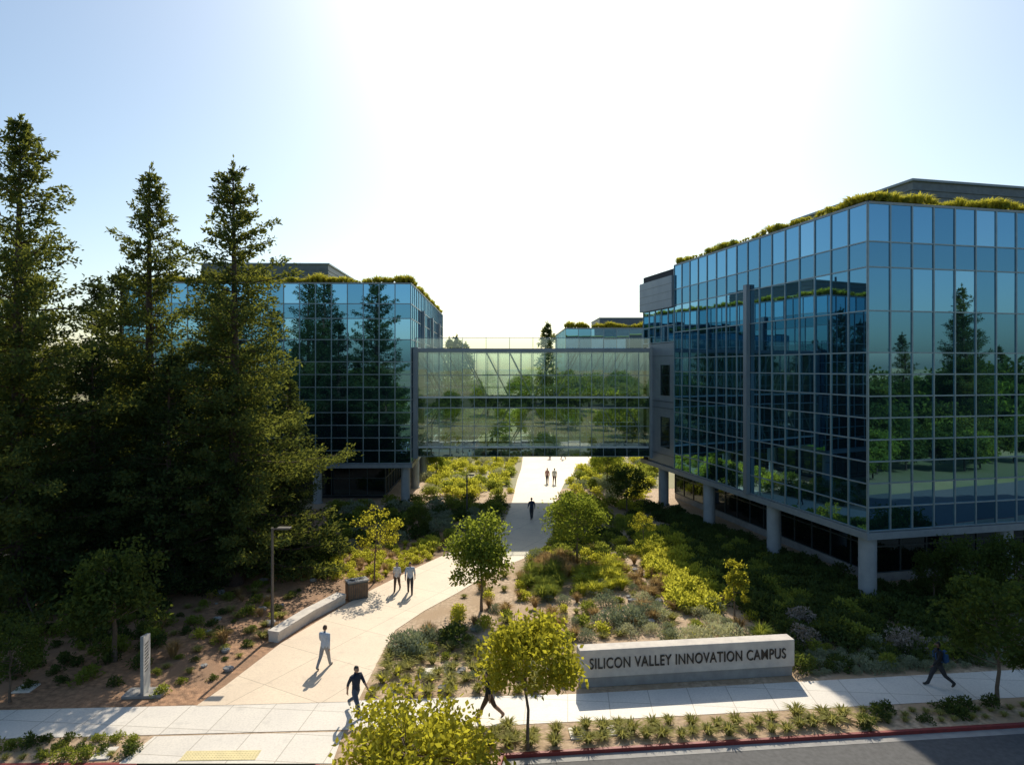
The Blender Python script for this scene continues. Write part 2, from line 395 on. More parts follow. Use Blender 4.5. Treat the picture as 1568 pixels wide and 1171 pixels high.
c=MB(); c.box((10.7,128.2,0),(39,0,0),(0,30,0),(0,0,20.5),M_core); c.box((10.4,127.9,20.5),(40,0,0),(0,30,0),(0,0,.2),M_soff); child(c,'light_block_core',DB)  # added solid fill behind the glass, with the roof coping on it
penthouse(DB,Vector((18,134,0)),Vector((1,0,0)),Vector((0,1,0)),24,14,20.6,23.0)

# ------------------------------------------------------------------ vegetation templates
def conifer(seed,H,R,leaf,z0=.05,dens=1.0,ll=.25,lw=.12,fat=1.0):
    global rng
    rr=random.Random(seed); rng=np.random.default_rng(seed)
    b=MB()
    pts=[];rad=[]
    bx,by=rr.uniform(-.3,.3),rr.uniform(-.3,.3)
    for k in range(12):
        t=k/11; pts.append((bx*math.sin(t*3),by*math.sin(t*2.5),H*t)); rad.append(.42*(1-t)**.9*H/25+.015)
    rad[0]*=1.35
    b.tube(pts,rad,12,M_bark)
    h=H*z0; PP=[];DD=[]
    ph=[rr.uniform(0,6.28) for _ in range(4)]
    while h<H*.975:
        t=h/H
        prof=(min(1,(t-z0)/.12+.75))*(1-t)**.78
        nbch=rr.choice((4,5)) if t>.6 else rr.choice((5,6))
        a0=rr.uniform(0,6.28)
        cs=.35+.65*min(1,(1-t)*3.2)
        for i in range(nbch):
            a=a0+6.283*i/nbch+rr.uniform(-.5,.5)
            lump=.84+.18*math.sin(h*1.1+ph[0]+2*a)+.17*math.sin(h*2.3+ph[1]-a)+.12*math.sin(h*4.1+ph[2]+3*a)
            L=R*prof*rr.uniform(.55,1.18)*lump+.08
            if rr.random()<(.18 if t>.5 else .05): continue
            el=-.30+.95*t+rr.uniform(-.18,.18)
            dx,dy=math.cos(a),math.sin(a)
            n=max(2,int(L/.40*dens)); q=[]
            for k in range(n+1):
                s=k/n; d=L*s
                z=h+d*math.tan(el)*.6-.15*d*d/max(L,1)+.24*d*s*s
                q.append(Vector((dx*d,dy*d,z)))
            b.tube([q[0],q[len(q)//2],q[-1]],[.035+.008*L,.02+.004*L,.006],4,M_bark,False)
            for k in range(1,n+1):
                s=k/n
                if s<.3 and L>2 and t>.5: continue
                side=L*.24*(1.15-s*.9)*rr.uniform(.5,1.2)
                for _ in range(3):
                    m=int(rr.uniform(8,19)*dens*fat*(.5+.5*cs))
                    off=rr.uniform(-side,side)
                    c=q[k]+Vector((-dy*off,dx*off,rr.uniform(-.20,.20)*cs-.18*abs(off)))
                    pp=rng.normal(size=(m,3))*np.array([.21,.21,.13])*cs+np.array(c)
                    dd=rng.normal(size=(m,3))*.6+np.array([dx*.7-dy*off*.5,dy*.7+dx*off*.5,.15])
                    PP.append(pp);DD.append(dd)
        h+=rr.uniform(.34,.58)*(1 if t<.8 else .75)
    pp=rng.normal(size=(26,3))*np.array([.04,.04,.2])+np.array([0,0,H-.35]); PP.append(pp);DD.append(rng.normal(size=(26,3))*.4+np.array([0,0,.9]))
    P_=np.concatenate(PP);D_=np.concatenate(DD)
    b.leaves(P_,D_,ll,lw,leaf)
    return b.mesh('redwood_tree_mesh')
def deciduous(seed,H,R,cz,crz,leaf,nclump=70,nleaf=90,ll=.15,lw=.085,tr=.07,bark=None,irr=1.0):
    global rng
    rr=random.Random(seed); rng=np.random.default_rng(seed)
    b=MB(); bark=bark or M_bark2
    top=cz+crz*.4
    tp=[Vector((0,0,0))]
    for k in range(1,7):
        t=k/6; tp.append(Vector((rr.uniform(-.06,.06)*k/2,rr.uniform(-.06,.06)*k/2,top*t)))
    b.tube(tp,[tr*1.4,tr,tr*.9,tr*.8,tr*.65,tr*.45,tr*.2],9,bark)
    cs=[]
    lob=[(rr.uniform(0,6.28),rr.uniform(-.5,1),rr.uniform(1-.4*irr,1+.25*irr)) for _ in range(8)]
    for i in range(nclump):
        while True:
            d=Vector((rr.gauss(0,1),rr.gauss(0,1),rr.gauss(0,1))).normalized()
            if d.z>-.75: break
        m=1.0
        a=math.atan2(d.y,d.x)
        for la,lz,lm in lob:
            k=math.exp(-((math.cos(a-la)-1)**2*3+(d.z-lz)**2*2)); m+=(lm-1)*k*1.2
        r=rr.uniform(.3,1)**.5*m*.94
        cs.append(Vector((d.x*R*r,d.y*R*r,cz+d.z*crz*r)))
    PP=[];DD=[]
    for i,c in enumerate(cs):
        if i%3==0:
            z=max(.3*H,min(top*.95,c.z-.5*Vector((c.x,c.y)).length-.1)); s=Vector((tp[3].x,tp[3].y,z))
            mid=(s+c)/2+Vector((0,0,-.08)); b.tube([s,mid,c],[tr*.35,tr*.22,tr*.08],5,bark,False)
        sz=R*rr.uniform(.09,.18)
        n=int(nleaf*rr.uniform(.4,1.3))
        pp=rng.normal(size=(n,3)); pp/=np.maximum(1,np.linalg.norm(pp,axis=1,keepdims=True)/1.9); pp=pp*np.array([sz,sz,sz*.8])+np.array(c)
        dd=rng.normal(size=(n,3))+np.array([c.x,c.y,(c.z-cz)])*.5/R+np.array([0,0,-.1])
        PP.append(pp);DD.append(dd)
    b.leaves(np.concatenate(PP),np.concatenate(DD),ll,lw,leaf)
    return b.mesh('tree_mesh')
def shrub(seed,leaf,n=460,ll=.19,lw=.11,flat=.75,up=.3):
    global rng
    rr=random.Random(seed); rng=np.random.default_rng(seed); b=MB()
    for _ in range(5):
        a=rr.uniform(0,6.28); b.tube([(0,0,0),(math.cos(a)*.45,math.sin(a)*.45,flat*.6)],[.02,.008],4,M_bark2,False)
    PP=[];DD=[]
    nl=13
    for i in range(nl):
        a=rr.uniform(0,6.28);e=rr.uniform(.05,1.5); r=rr.uniform(.45,.72)
        c=np.array([math.cos(a)*math.cos(e)*r,math.sin(a)*math.cos(e)*r,math.sin(e)*r*flat+.08])
        d=rng.normal(size=(n//nl,3)); d/=np.linalg.norm(d,axis=1,keepdims=True)
        p=c+d*np.array([.33,.33,.27])*rng.uniform(.6,1.0,(len(d),1)); p[:,2]=np.abs(p[:,2])
        PP.append(p);DD.append(d*.7+np.array([0,0,up])+rng.normal(size=d.shape)*.6)
    b.leaves(np.concatenate(PP),np.concatenate(DD),ll,lw,leaf)
    return b.mesh('shrub_mesh')
def tuft(seed,leaf,n=90,h=.5,spread=.5,w=.024):
    rr=random.Random(seed); b=MB()
    for i in range(n):
        a=rr.uniform(0,6.28);s=rr.random()**.6*spread;hh=h*rr.uniform(.55,1.1)
        dx,dy=math.cos(a),math.sin(a); p0=Vector((dx*.08*rr.random(),dy*.08*rr.random(),0)); wv=Vector((-dy,dx,0))*w
        p1=p0+Vector((dx*s*.4,dy*s*.4,hh*.65)); p2=p0+Vector((dx*s,dy*s,hh*(1-.35*s/spread)))
        n0=len(b.v); b.v+=[tuple(x) for x in (p0-wv,p0+wv,p1+wv*.8,p1-wv*.8,p2)]
        b.f+=[(n0,n0+1,n0+2,n0+3),(n0+3,n0+2,n0+4)]; k=b.mi(leaf); b.m+=[k,k]
    return b.mesh('grass_tuft_mesh')

C1=conifer(1,25.6,7.0,L_red); C2=conifer(2,25.8,6.1,L_red); C3=conifer(3,26,6.5,L_red); C4=conifer(4,20,5.6,L_redd,.04,.9)
put('redwood_tree',C3,(-26.3,35,0),.4,1.02)
put('redwood_tree',C2,(-22.6,41,0),1.7,.995)
put('redwood_tree',C1,(-16.7,39.2,0),2.9,.99)
put('redwood_tree',C4,(-20.2,45,0),.3,.93)
put('redwood_tree',C4,(-23.8,37.0,0),4.0,.72)
put('redwood_tree',C4,(-19.6,37.6,0),5.0,.70)
put('redwood_tree',C1,(-33,44,0),4.4,.86)
put('redwood_tree',C4,(-27.6,46,0),1.2,1.0)
put('redwood_tree',C4,(-14.9,43.5,0),2.2,.62)
put('redwood_tree',C4,(-31,49,0),3.2,.98)

def treeat(name,me,u,v,rz=0,sc=1):
    x,y=gp(u,v); return put(name,me,(x,y,0),rz,sc)
D1=deciduous(11,5,2.05,3.0,1.95,L_dec,100,85,.18,.12)
D2=deciduous(12,5,1.85,3.5,1.55,L_yel,90,75,.18,.12,.055)
D3=deciduous(13,3.6,2.9,.85,1.5,L_yel,135,62,.21,.13,.08)
D4=deciduous(14,5,2.3,3.0,2.0,L_dec,90,75,.18,.12)
D5=deciduous(15,4.4,1.35,3.1,1.2,L_yel,36,40,.15,.10,.05)
D6=deciduous(16,3.7,.8,2.1,1.45,L_yel,36,40,.16,.10,.05)
D7=deciduous(17,5,1.9,3.2,1.75,L_drk,85,70,.18,.12)
D8=deciduous(28,7,2.7,3.4,3.3,L_drk,70,85,.26,.15,.12,irr=1.8)
treeat('young_tree',D1,737,935)
treeat('young_tree',D2,808,1147)
put('young_tree',D3,(-3.2,20.1,0),.5)
treeat('young_tree',D4,884,862,.8)
treeat('young_tree',D5,573,892)
treeat('young_tree',D6,1125,952)
treeat('young_tree',D7,1527,1078)
treeat('dark_broadleaf_tree',D8,175,1012,1.3,.86)
treeat('dark_broadleaf_tree',D7,15,1075,2,.62)
treeat('dark_broadleaf_tree',D7,960,790,2,.9)
treeat('dark_broadleaf_tree',D7,640,822,1,.5)
treeat('young_tree',D1,668,728,2,.7)
treeat('young_tree',D4,930,745,2,.9)
treeat('dark_broadleaf_tree',D7,1490,945,2,.85)
treeat('dark_broadleaf_tree',D7,1560,950,4,.9)
treeat('dark_broadleaf_tree',D7,1430,925,1,.6)
treeat('young_tree',D5,985,842,2,.6)

dt=empty('distant_tree_line')
CD=conifer(8,18,4.6,L_red,.06,.6,.4,.2)
RD=deciduous(21,9,4.2,5,3.6,S_grn,60,60,.6,.42,.18,M_bark); RD2=deciduous(22,9,4.2,5,3.6,L_dec,60,60,.6,.42,.18,M_bark)
RD3=deciduous(23,9,4.2,5,3.6,L_drk,60,60,.6,.42,.18,M_bark)
for x,y,s in ((6.6,122,1.18),(-9.5,112,1.02),(-8,112.5,.95),(-11,115,1.0)): put('tree',CD,(x,y,0),x,s,dt)
for i in range(40):
    x=random.uniform(-60,60); y=random.uniform(104,124)
    if 1<x<15 and y<112: continue
    if x>8.5 and y>117: y-=14
    put('tree',random.choice((RD,RD2)),(x,y,0),random.uniform(0,6),random.uniform(.55,1.05),dt)
for i in range(60):
    a=random.uniform(0,6.283); d=random.uniform(190,360); x,y=d*math.cos(a),d*math.sin(a)
    put('tree',random.choice((RD,RD2,CD)),(x,y,0),a,random.uniform(.9,1.4),dt)
st=empty('reflection_tree_row')  # unseen trees behind the camera, added to show in the glass reflections
for x in range(-90,60,9):
    put('tree',random.choice((RD,RD2)),(x+random.uniform(-3,3),-34+random.uniform(-10,8),0),x,random.uniform(.8,1.3),st)
for k in range(34):
    for row in range(2):
        x=45+k*3.6+random.uniform(-2,2); y=-32+k*1.65+random.uniform(-2,2)-row*9
        put('tree',random.choice((RD3,RD2,RD3)),(x+row*4,y,0),random.uniform(0,6),random.uniform(.7,1.35)+row*.25,st)
for i in range(22):
    x=random.uniform(28,105); y=-14+(x-28)*.24+random.uniform(-9,9)
    put('tree',random.choice((RD,RD3,RD3)),(x,y,0),i,random.uniform(.45,.95),st)
for i in range(24):
    x=22+i*3+random.uniform(-1,1); y=8.5+(x-30)*.055-random.uniform(.5,5)
    put('tree',random.choice((RD3,RD2)),(x,y,0),i,random.uniform(.42,.7),st)
for i in range(22):
    x=random.uniform(-45,30); y=random.uniform(-28,-4)
    if abs(x)<6 and y>-8: continue
    put('tree',random.choice((RD,RD2)),(x,y,0),i,random.uniform(.4,.62),st)
for i in range(18):
    put('tree',random.choice((RD,RD2)),(random.uniform(-110,60),random.uniform(-100,-50),0),i,random.uniform(1,1.5),st)
for x,y,s in ((94,-2.5,1.0),(98,-5,.86),(89,-9,.72),(122,4,.8),(78,-22,.75),(44,-46,.75),(-34,-8,.85),(-44,-20,.9),(10,-48,.8),(-62,-30,.9)):  # unseen redwoods off camera, placed to be mirrored in the facades
    put('redwood_tree',C2 if int(x)%4 else C4,(x,y,0),x,s)
sheet('far_sidewalk_pavement',[(-80,5.4),(12,10.5),(12,12.6),(-80,7.6)],-.11,M_path2)

# ------------------------------------------------------------------ shrubs
T_lime=[shrub(31+i,S_lime) for i in range(3)]
T_grn=[shrub(41+i,S_grn) for i in range(3)]
T_dark=[shrub(51+i,S_dark) for i in range(3)]
T_grey=[shrub(61+i,S_grey,800,.15,.06,.7,.5) for i in range(2)]
T_pale=[shrub(65+i,S_pale,900,.14,.06,.6,.5) for i in range(2)]
T_mau=[shrub(68+i,S_mauve,900,.11,.08,.95,.2) for i in range(2)]
U_ol=[tuft(71+i,S_oliv,100,.42,.5,.026) for i in range(3)]
U_big=[tuft(75+i,S_grn,260,1.0,.9,.022) for i in range(2)]
U_rust=[tuft(78+i,S_rust,160,.8,.6,.018) for i in range(2)]
U_lime=[tuft(81+i,S_lime,170,.75,.55,.026) for i in range(2)]
U_roof=[tuft(84+i,S_roof,70,.6,.55,.03) for i in range(3)]
SIGNZ=[(2.0,25.0),(12.3,27.1),(12.2,29.0),(2.2,27.8)]
blocked=[PATH,WALK,APR,SIGNZ]
def okp(p,m=0):
    if any(pip(p,q) for q in blocked): return False
    r=Vector((p[0],p[1],0))-O
    if 2.5<r.dot(fu)<45 and 2.5<r.dot(sd)<30: return False
    r=Vector((p[0],p[1],0))-P
    if r.dot(lu)>2.4 and r.dot(lv)>2.4: return False
    for dx,dy in ((m,0),(-m,0),(0,m),(0,-m)):
        if m and any(pip((p[0]+dx,p[1]+dy),q) for q in (PATH,WALK)): return False
    return True
def scatter(name,poly,n,T,s0,s1,mind=0,px=True,m=.3,kid='plant',zs=1):
    poly=[gp(*p) for p in poly] if px else poly
    xs=[p[0] for p in poly];ys=[p[1] for p in poly]; e=empty(name); got=[]; tries=0
    while len(got)<n and tries<n*25:
        tries+=1
        p=(random.uniform(min(xs),max(xs)),random.uniform(min(ys),max(ys)))
        if not pip(p,poly): continue
        s=random.uniform(s0,s1)
        if not okp(p,m*s/ .5 if m else 0): continue
        if mind and any((p[0]-q[0])**2+(p[1]-q[1])**2<mind*mind for q in got): continue
        got.append(p); put(kid,random.choice(T),(p[0],p[1],-.01),random.uniform(0,6.28),(s*random.uniform(.9,1.15),s,s*zs*random.uniform(.85,1.15)),e)
CB=[(700,915),(830,850),(960,830),(1060,900),(1180,960),(1150,990),(890,985),(760,990),(640,1000)]
scatter('tuft_bed',[(600,995),(745,990),(880,1000),(880,1058),(560,1072)],68,U_ol,.75,1.2,.62,m=.1)
scatter('low_shrub_bed',[(610,985),(740,960),(880,985),(870,1040),(600,1040)],20,T_grn+T_grey,.28,.5,.8)
scatter('strip_tuft_bed',[(780,1119),(1290,1094),(1330,1112),(780,1145)],66,U_ol,.75,1.15,.52,m=0)
scatter('strip_tuft_bed',[(1290,1090),(1568,1078),(1568,1100),(1310,1112)],50,T_dark+U_ol+U_ol,.35,.6,.42,m=0)
scatter('strip_tuft_bed',[(-20,1135),(215,1132),(200,1162),(-20,1165)],34,T_dark+T_grn+U_ol,.3,.55,.5)
scatter('bulb_tuft_bed',[(560,1125),(780,1115),(780,1148),(560,1160)],24,U_ol,.7,1.1,.45,m=0)
scatter('central_shrub_bed',CB,54,T_grn+T_lime+T_grey,.35,.72,1.0)
scatter('central_tuft_bed',CB,100,U_ol+U_rust,.6,1.15,.65)
scatter('central_grey_bed',[(830,900),(1000,880),(1120,950),(1120,985),(890,980)],26,T_grey+T_pale,.45,.85,.95)
scatter('lime_shrub_band',[(975,815),(1012,812),(1085,895),(1092,942),(1040,935),(1000,880)],78,T_lime,.65,1.05,.5,zs=1.1)
scatter('lime_grass_clump',[(875,880),(945,868),(955,905),(885,915)],28,U_lime,1.0,1.4,.45)
scatter('green_grass_clump',[(800,880),(855,872),(860,915),(810,925)],14,U_big,.9,1.3,.5)
scatter('rust_grass_clump',[(825,862),(880,857),(880,885),(830,890)],20,U_rust,1,1.5,.4)
scatter('rust_grass_clump',[(970,880),(1015,880),(1020,925),(980,930)],10,U_rust,.8,1.2,.5)
FB=[(1000,815),(1050,812),(1170,860),(1330,935),(1330,1000),(1215,975),(1110,925),(1060,870)]
scatter('foundation_shrub_bed',FB,165,T_dark+T_grn[:1],.6,1.15,.6)
scatter('foundation_shrub_bed',[(960,772),(1040,784),(1330,900),(1568,896),(1568,932),(1330,940),(1170,865),(1050,818)],190,T_dark,.5,.95,.6)
scatter('foundation_shrub_bed',[(1150,975),(1330,960),(1568,960),(1568,1008),(1230,1030)],120,T_dark+T_grn[:1]+T_grey[:1],.4,.85,.62)
scatter('foundation_shrub_bed',[(1330,930),(1568,925),(1568,965),(1330,970)],60,T_dark,.7,1.1,.7)
scatter('silver_groundcover',[(1225,1000),(1420,990),(1568,1000),(1568,1018),(1430,1025),(1240,1035)],80,T_grey,.25,.5,.42)
scatter('mid_garden_lime',[(500,850),(690,825),(690,845),(560,895),(500,885)],84,T_lime+U_lime+T_lime+U_rust,.4,.8,.58)
scatter('mid_garden_dark',[(490,780),(640,765),(770,770),(760,815),(690,830),(500,845)],100,T_dark+T_grn+T_grey,.7,1.2,.8)
scatter('mid_garden_green',[(370,850),(500,845),(510,885),(400,880)],34,T_grn+T_dark,.5,.9,.7)
scatter('mid_garden_lime',[(655,700),(792,703),(782,765),(655,762)],110,T_lime+T_lime+T_grn+T_pale,.7,1.4,1.1)
scatter('mid_garden_lime',[(860,742),(905,704),(1010,704),(985,780),(850,800)],105,T_lime+T_grn+T_lime+T_grey,.8,1.4,1.05)
scatter('mid_garden_green',[(815,860),(850,800),(980,785),(1010,830),(940,865)],90,T_dark+T_grn+T_lime,.5,.95,.75)
scatter('rear_garden',[(-25,95),(45,95),(45,118),(-25,118)],70,T_lime+T_grn,1.0,1.8,1.5,px=False)
scatter('left_mulch_shrubs',[(230,1070),(345,1040),(425,975),(470,880),(380,870),(240,960)],44,T_grn+T_dark+T_lime[:1],.22,.6,.85)
scatter('left_mulch_grasses',[(230,1070),(345,1040),(425,975),(470,880),(380,870),(240,960)],40,U_rust+U_ol,.5,1.05,.75)
scatter('left_shade_shrubs',[(-20,1060),(200,1060),(250,960),(260,880),(-20,900)],90,T_dark+T_grn[:1],.35,.85,.75)
for u,v,T,s in ((628,998,T_grey,1.25),(655,985,T_grey,1.0),(612,992,T_grey,.9),(700,985,T_dark,1.1),(935,958,T_grey,1.1),(965,955,T_grey,1.2),(990,945,T_grey,.9),
                (1060,985,T_pale,1.15),(1095,985,T_pale,1.25),(1128,982,T_pale,1.1),(1225,960,T_mau,1.05),(1232,988,T_mau,1.0),(1385,995,T_mau,1.15),(1275,975,T_dark,1.2),
                (1165,985,U_big,1.1),(640,1005,T_grey,.7),(458,885,U_rust,1.2),(820,860,T_grey,1.0)):
    x,y=gp(u,v); put('round_shrub' if T not in (U_big,U_rust) else 'ornamental_grass',random.choice(T),(x,y,-.01),random.uniform(0,6),s)
def fringe(name,o,u,L,z,inn,rows=3,step=.28,sc=(.6,1.5)):
    e=empty(name)
    for r in range(rows):
        s=0
        while s<L:
            p=o+u*s+inn*(.05+r*.5+random.uniform(-.1,.2)); k=random.uniform(*sc)*(.75+.25*math.sin(s*.9)+.15*math.sin(s*2.3))
            put('meadow_tuft' ,random.choice(U_roof),(p.x,p.y,z),random.uniform(0,6.28),max(.4,k),e); s+=step*random.uniform(.6,1.5)
            if random.random()<.05: put('meadow_shrub',random.choice(T_lime+T_grn),(p.x,p.y,z),0,random.uniform(.3,.7),e)
M_roofg=mat('roof_meadow_soil',(.32,.34,.07),(.22,.24,.06),scale=2,bump=.6)
def mound(name,o,u,v,Lu,Lv,z):
    b=MB(); nu,nv=60,16
    for j in range(nv+1):
        for i in range(nu+1):
            e=min(i,nu-i,j,nv-j); hz=min(1,e/2)*.35+(random.uniform(0,.15) if e>0 else 0)
            p=o+u*(Lu*i/nu)+v*(Lv*j/nv); b.v.append((p.x,p.y,z+hz))
    k=b.mi(M_roofg)
    for j in range(nv):
        for i in range(nu):
            a=j*(nu+1)+i; b.f.append((a,a+1,a+nu+2,a+nu+1)); b.m.append(k)
    return b.obj(name,smooth=True)
mound('green_roof',O+fu*.1+sd*.1,fu,sd,46,22.8,22.11)
mound('green_roof',P+lu*.1+lv*.1,lu,lv,LW-.2,37.8,21.01)
fringe('roof_meadow',O,fu,42,22.15,sd,4); fringe('roof_meadow',O,sd,22.8,22.15,fu,4,sc=(.5,1.1))
fringe('roof_meadow',P,lu,LW-.5,21.05,lv,3,step=.4,sc=(.9,1.7)); fringe('roof_meadow',P,lv,37,21.05,lu,2,step=.45,sc=(.8,1.4))
fringe('roof_meadow',Vector((10.5,128,0)),Vector((1,0,0)),30,20.7,Vector((0,1,0)),2,step=.6,sc=(1.5,3))

# ------------------------------------------------------------------ street furniture
sl=Vector((2.74,26.4,0)); sr=Vector((11.9,27.5,0)); su=(sr-sl).normalized(); sn=Vector((su.y,-su.x,0)); SL=(sr-sl).length
SG=empty('campus_monument_sign',sl)
b=MB(); b.box(sl+Vector((0,0,.42)),su*SL,-sn*.62,(0,0,1.12),M_conc); child(b,'sign_slab',SG,bevel=.02)
b=MB(); b.box(sl+su*.06-sn*.06,su*(SL-.12),-sn*.5,(0,0,.42),M_concd); child(b,'plinth',SG,bevel=.02)
cu=bpy.data.curves.new('lettering','FONT'); cu.body='SILICON VALLEY INNOVATION CAMPUS'; cu.size=.58; cu.extrude=.025; cu.offset=.002; cu.space_character=1.08
to=bpy.data.objects.new('lettering_tmp',cu); COL.objects.link(to); bpy.context.view_layer.update()
me=bpy.data.meshes.new_from_object(to.evaluated_get(bpy.context.evaluated_depsgraph_get())); bpy.data.objects.remove(to)
M_let=mat('bronze_letters',(.05,.047,.045),(.035,.033,.03),rough=.4,metal=.6)
me.materials.clear(); me.materials.append(M_let)
xs=[v.co.x for v in me.vertices]; w=max(xs)-min(xs); sx=(SL-.8)/w
for v in me.vertices: v.co.x=(v.co.x-min(xs))*sx; v.co.y*=1.05
lt=bpy.data.objects.new('lettering',me); COL.objects.link(lt)
ang=math.atan2(su.y,su.x)
lt.matrix_world=Matrix.Translation(sl+su*.40+sn*.022+Vector((0,0,.79)))@Matrix.Rotation(ang,4,'Z')@Matrix.Rotation(math.pi/2,4,'X')
lt.parent=SG; lt.matrix_parent_inverse=Matrix.Translation(-sl)

bp=[gp(*p) for p in ((427,984),(452,968),(480,950),(508,935),(530,923))]
b=MB()
pts=[Vector((*p,0)) for p in bp]; offs=[]
for i,p in enumerate(pts):
    d=(pts[min(i+1,4)]-pts[max(i-1,0)]).normalized(); offs.append(Vector((-d.y,d.x,0))*.62)
for lo,hi,ins in ((0,.36,.05),(.36,.52,0)):
    n=len(b.v)
    for i,p in enumerate(pts):
        o_=offs[i].normalized()
        for q in (p+o_*ins,p+o_*(.62-ins)):
            b.v.append((q.x,q.y,lo)); b.v.append((q.x,q.y,hi))
    k=b.mi(M_conc)
    for i in range(4):
        a=n+i*4;c_=a+4
        for f_ in ((a,c_,c_+1,a+1),(a+1,c_+1,c_+3,a+3),(a+3,c_+3,c_+2,a+2),(a+2,c_+2,c_,a)): b.f.append(f_); b.m.append(k)
    for a,fl in ((n,0),(n+16,1)):
        f_=(a,a+1,a+3,a+2); b.f.append(f_ if not fl else f_[::-1]); b.m.append(k)
b.obj('concrete_bench_wall')
M_wood=mat('bin_wood_slats',(.22,.14,.08),(.15,.095,.06),scale=5)
bx,by=gp(549,918)
TB=empty('litter_bin',(bx,by,0)); b=MB(); uu=Vector((.85,.5,0)).normalized(); vv=Vector((-uu.y,uu.x,0)); oo=Vector((bx,by,0))-uu*.55
b.box(oo+Vector((0,0,.04)),uu*1.1,vv*.6,(0,0,.95),M_alud)
for i in range(9): b.box(oo+uu*(.02+i*.122)-vv*.03+Vector((0,0,.08)),uu*.09,vv*.03,(0,0,.82),M_wood)
for i in range(5): b.box(oo-uu*.03+vv*(.02+i*.12)+Vector((0,0,.08)),uu*.03,vv*.09,(0,0,.82),M_wood)
child(b,'slatted_body',TB); b=MB(); b.box(oo-uu*.05-vv*.06+Vector((0,0,.99)),uu*1.2,vv*.72,(0,0,.07),M_concd)
for k in (.28,.82): b.ell(oo+uu*k+vv*.3+Vector((0,0,1.06)),(.17,.17,.03),M_core)
child(b,'lid',TB,bevel=.01)
M_pole=mat('lamp_pole_metal',(.14,.13,.115),(.10,.09,.085),rough=.5,metal=.4)
def lamp(u,v,H,arm=.85):
    x,y=gp(u,v); e=empty('street_lamp',(x,y,0)); b=MB()
    b.tube([(x,y,0),(x,y,.35)],[.2,.2],16,M_concd); b.tube([(x,y,.35),(x,y,.4),(x,y,.41),(x,y,H)],[.13,.13,.08,.06],12,M_pole)
    b.tube([(x,y,H-.08),(x+arm*.4,y,H-.03)],[.035,.03],8,M_pole); child(b,'pole',e)
    b=MB(); b.box((x+arm*.3,y-.16,H-.06),(arm*.75,0,0),(0,.32,0),(0,0,.08),M_pole); b.box((x+arm*.4,y-.12,H-.075),(arm*.55,0,0),(0,.24,0),(0,0,.012),M_alu); child(b,'luminaire',e,bevel=.015)
lamp(417,974,5.25); lamp(715,790,3.6,.6)
lamp(760,712,3.8,.6)
tx,ty=gp(222,1064); TS=empty('wayfinding_sign',(tx,ty,0)); b=MB()
b.box((tx-.75,ty-.35,0),(1.5,.1,0),(-.05,.75,0),(0,0,.12),M_concd); child(b,'base',TS,bevel=.02)
td=Vector((-.18,1,0)).normalized(); tn=Vector((td.y,-td.x,0)); to_=Vector((tx,ty,0))-td*.35-tn*.05
M_white=mat('sign_white_paint',(.62,.62,.6),(.55,.55,.54),rough=.5)
b=MB()
q=[to_+Vector((0,0,.12)),to_+td*.72+Vector((0,0,.12)),to_+td*.72+Vector((0,0,2.32)),to_+Vector((0,0,2.46))]
b.face(q[::-1],M_panel); b.face([p+tn*.12 for p in q],M_white)
for i in range(4):
    a,c_=q[i],q[(i+1)%4]; b.face([a,c_,c_+tn*.12,a+tn*.12],M_panel)
child(b,'panel',TS); b=MB()
for i in range(9):
    z=2.05-i*.13; b.face([to_+td*.1+tn*.124+Vector((0,0,z)),to_+td*(.4+.2*random.random())+tn*.124+Vector((0,0,z)),to_+td*.55+tn*.124+Vector((0,0,z+.05)),to_+td*.1+tn*.124+Vector((0,0,z+.05))],M_let)
child(b,'lettering',TS)
b=MB()
for u,v,w in ((657,1030,.9),(606,1056,.5),(690,1027,.5),(886,1124,.6),(936,1119,.4),(40,1055,.7),(160,1155,.6)):
    x,y=gp(u,v); b.box((x-w/2,y-.35,.0),(w,.06,0),(-.05,.7,0),(0,0,.05),M_path2)
b.obj('utility_cover_slabs',bevel=.01)
b=MB()
for i in range(90):
    u,v=random.choice(((random.uniform(660,720),random.uniform(715,790)),(random.uniform(960,1010),random.uniform(850,960)),(random.uniform(560,900),random.uniform(960,1060)),(random.uniform(300,500),random.uniform(880,1040))))
    p=gp(u,v)
    if not okp(p,.3): continue
    r=random.uniform(.08,.26)
    b.ell((p[0],p[1],r*.3),(r,r*random.uniform(.7,1.2),r*.6),M_concd,9,6,shape=lambda d,p:p*(1+.18*math.sin(d.x*5+d.y*7+d.z*3)))
b.obj('landscape_rocks')

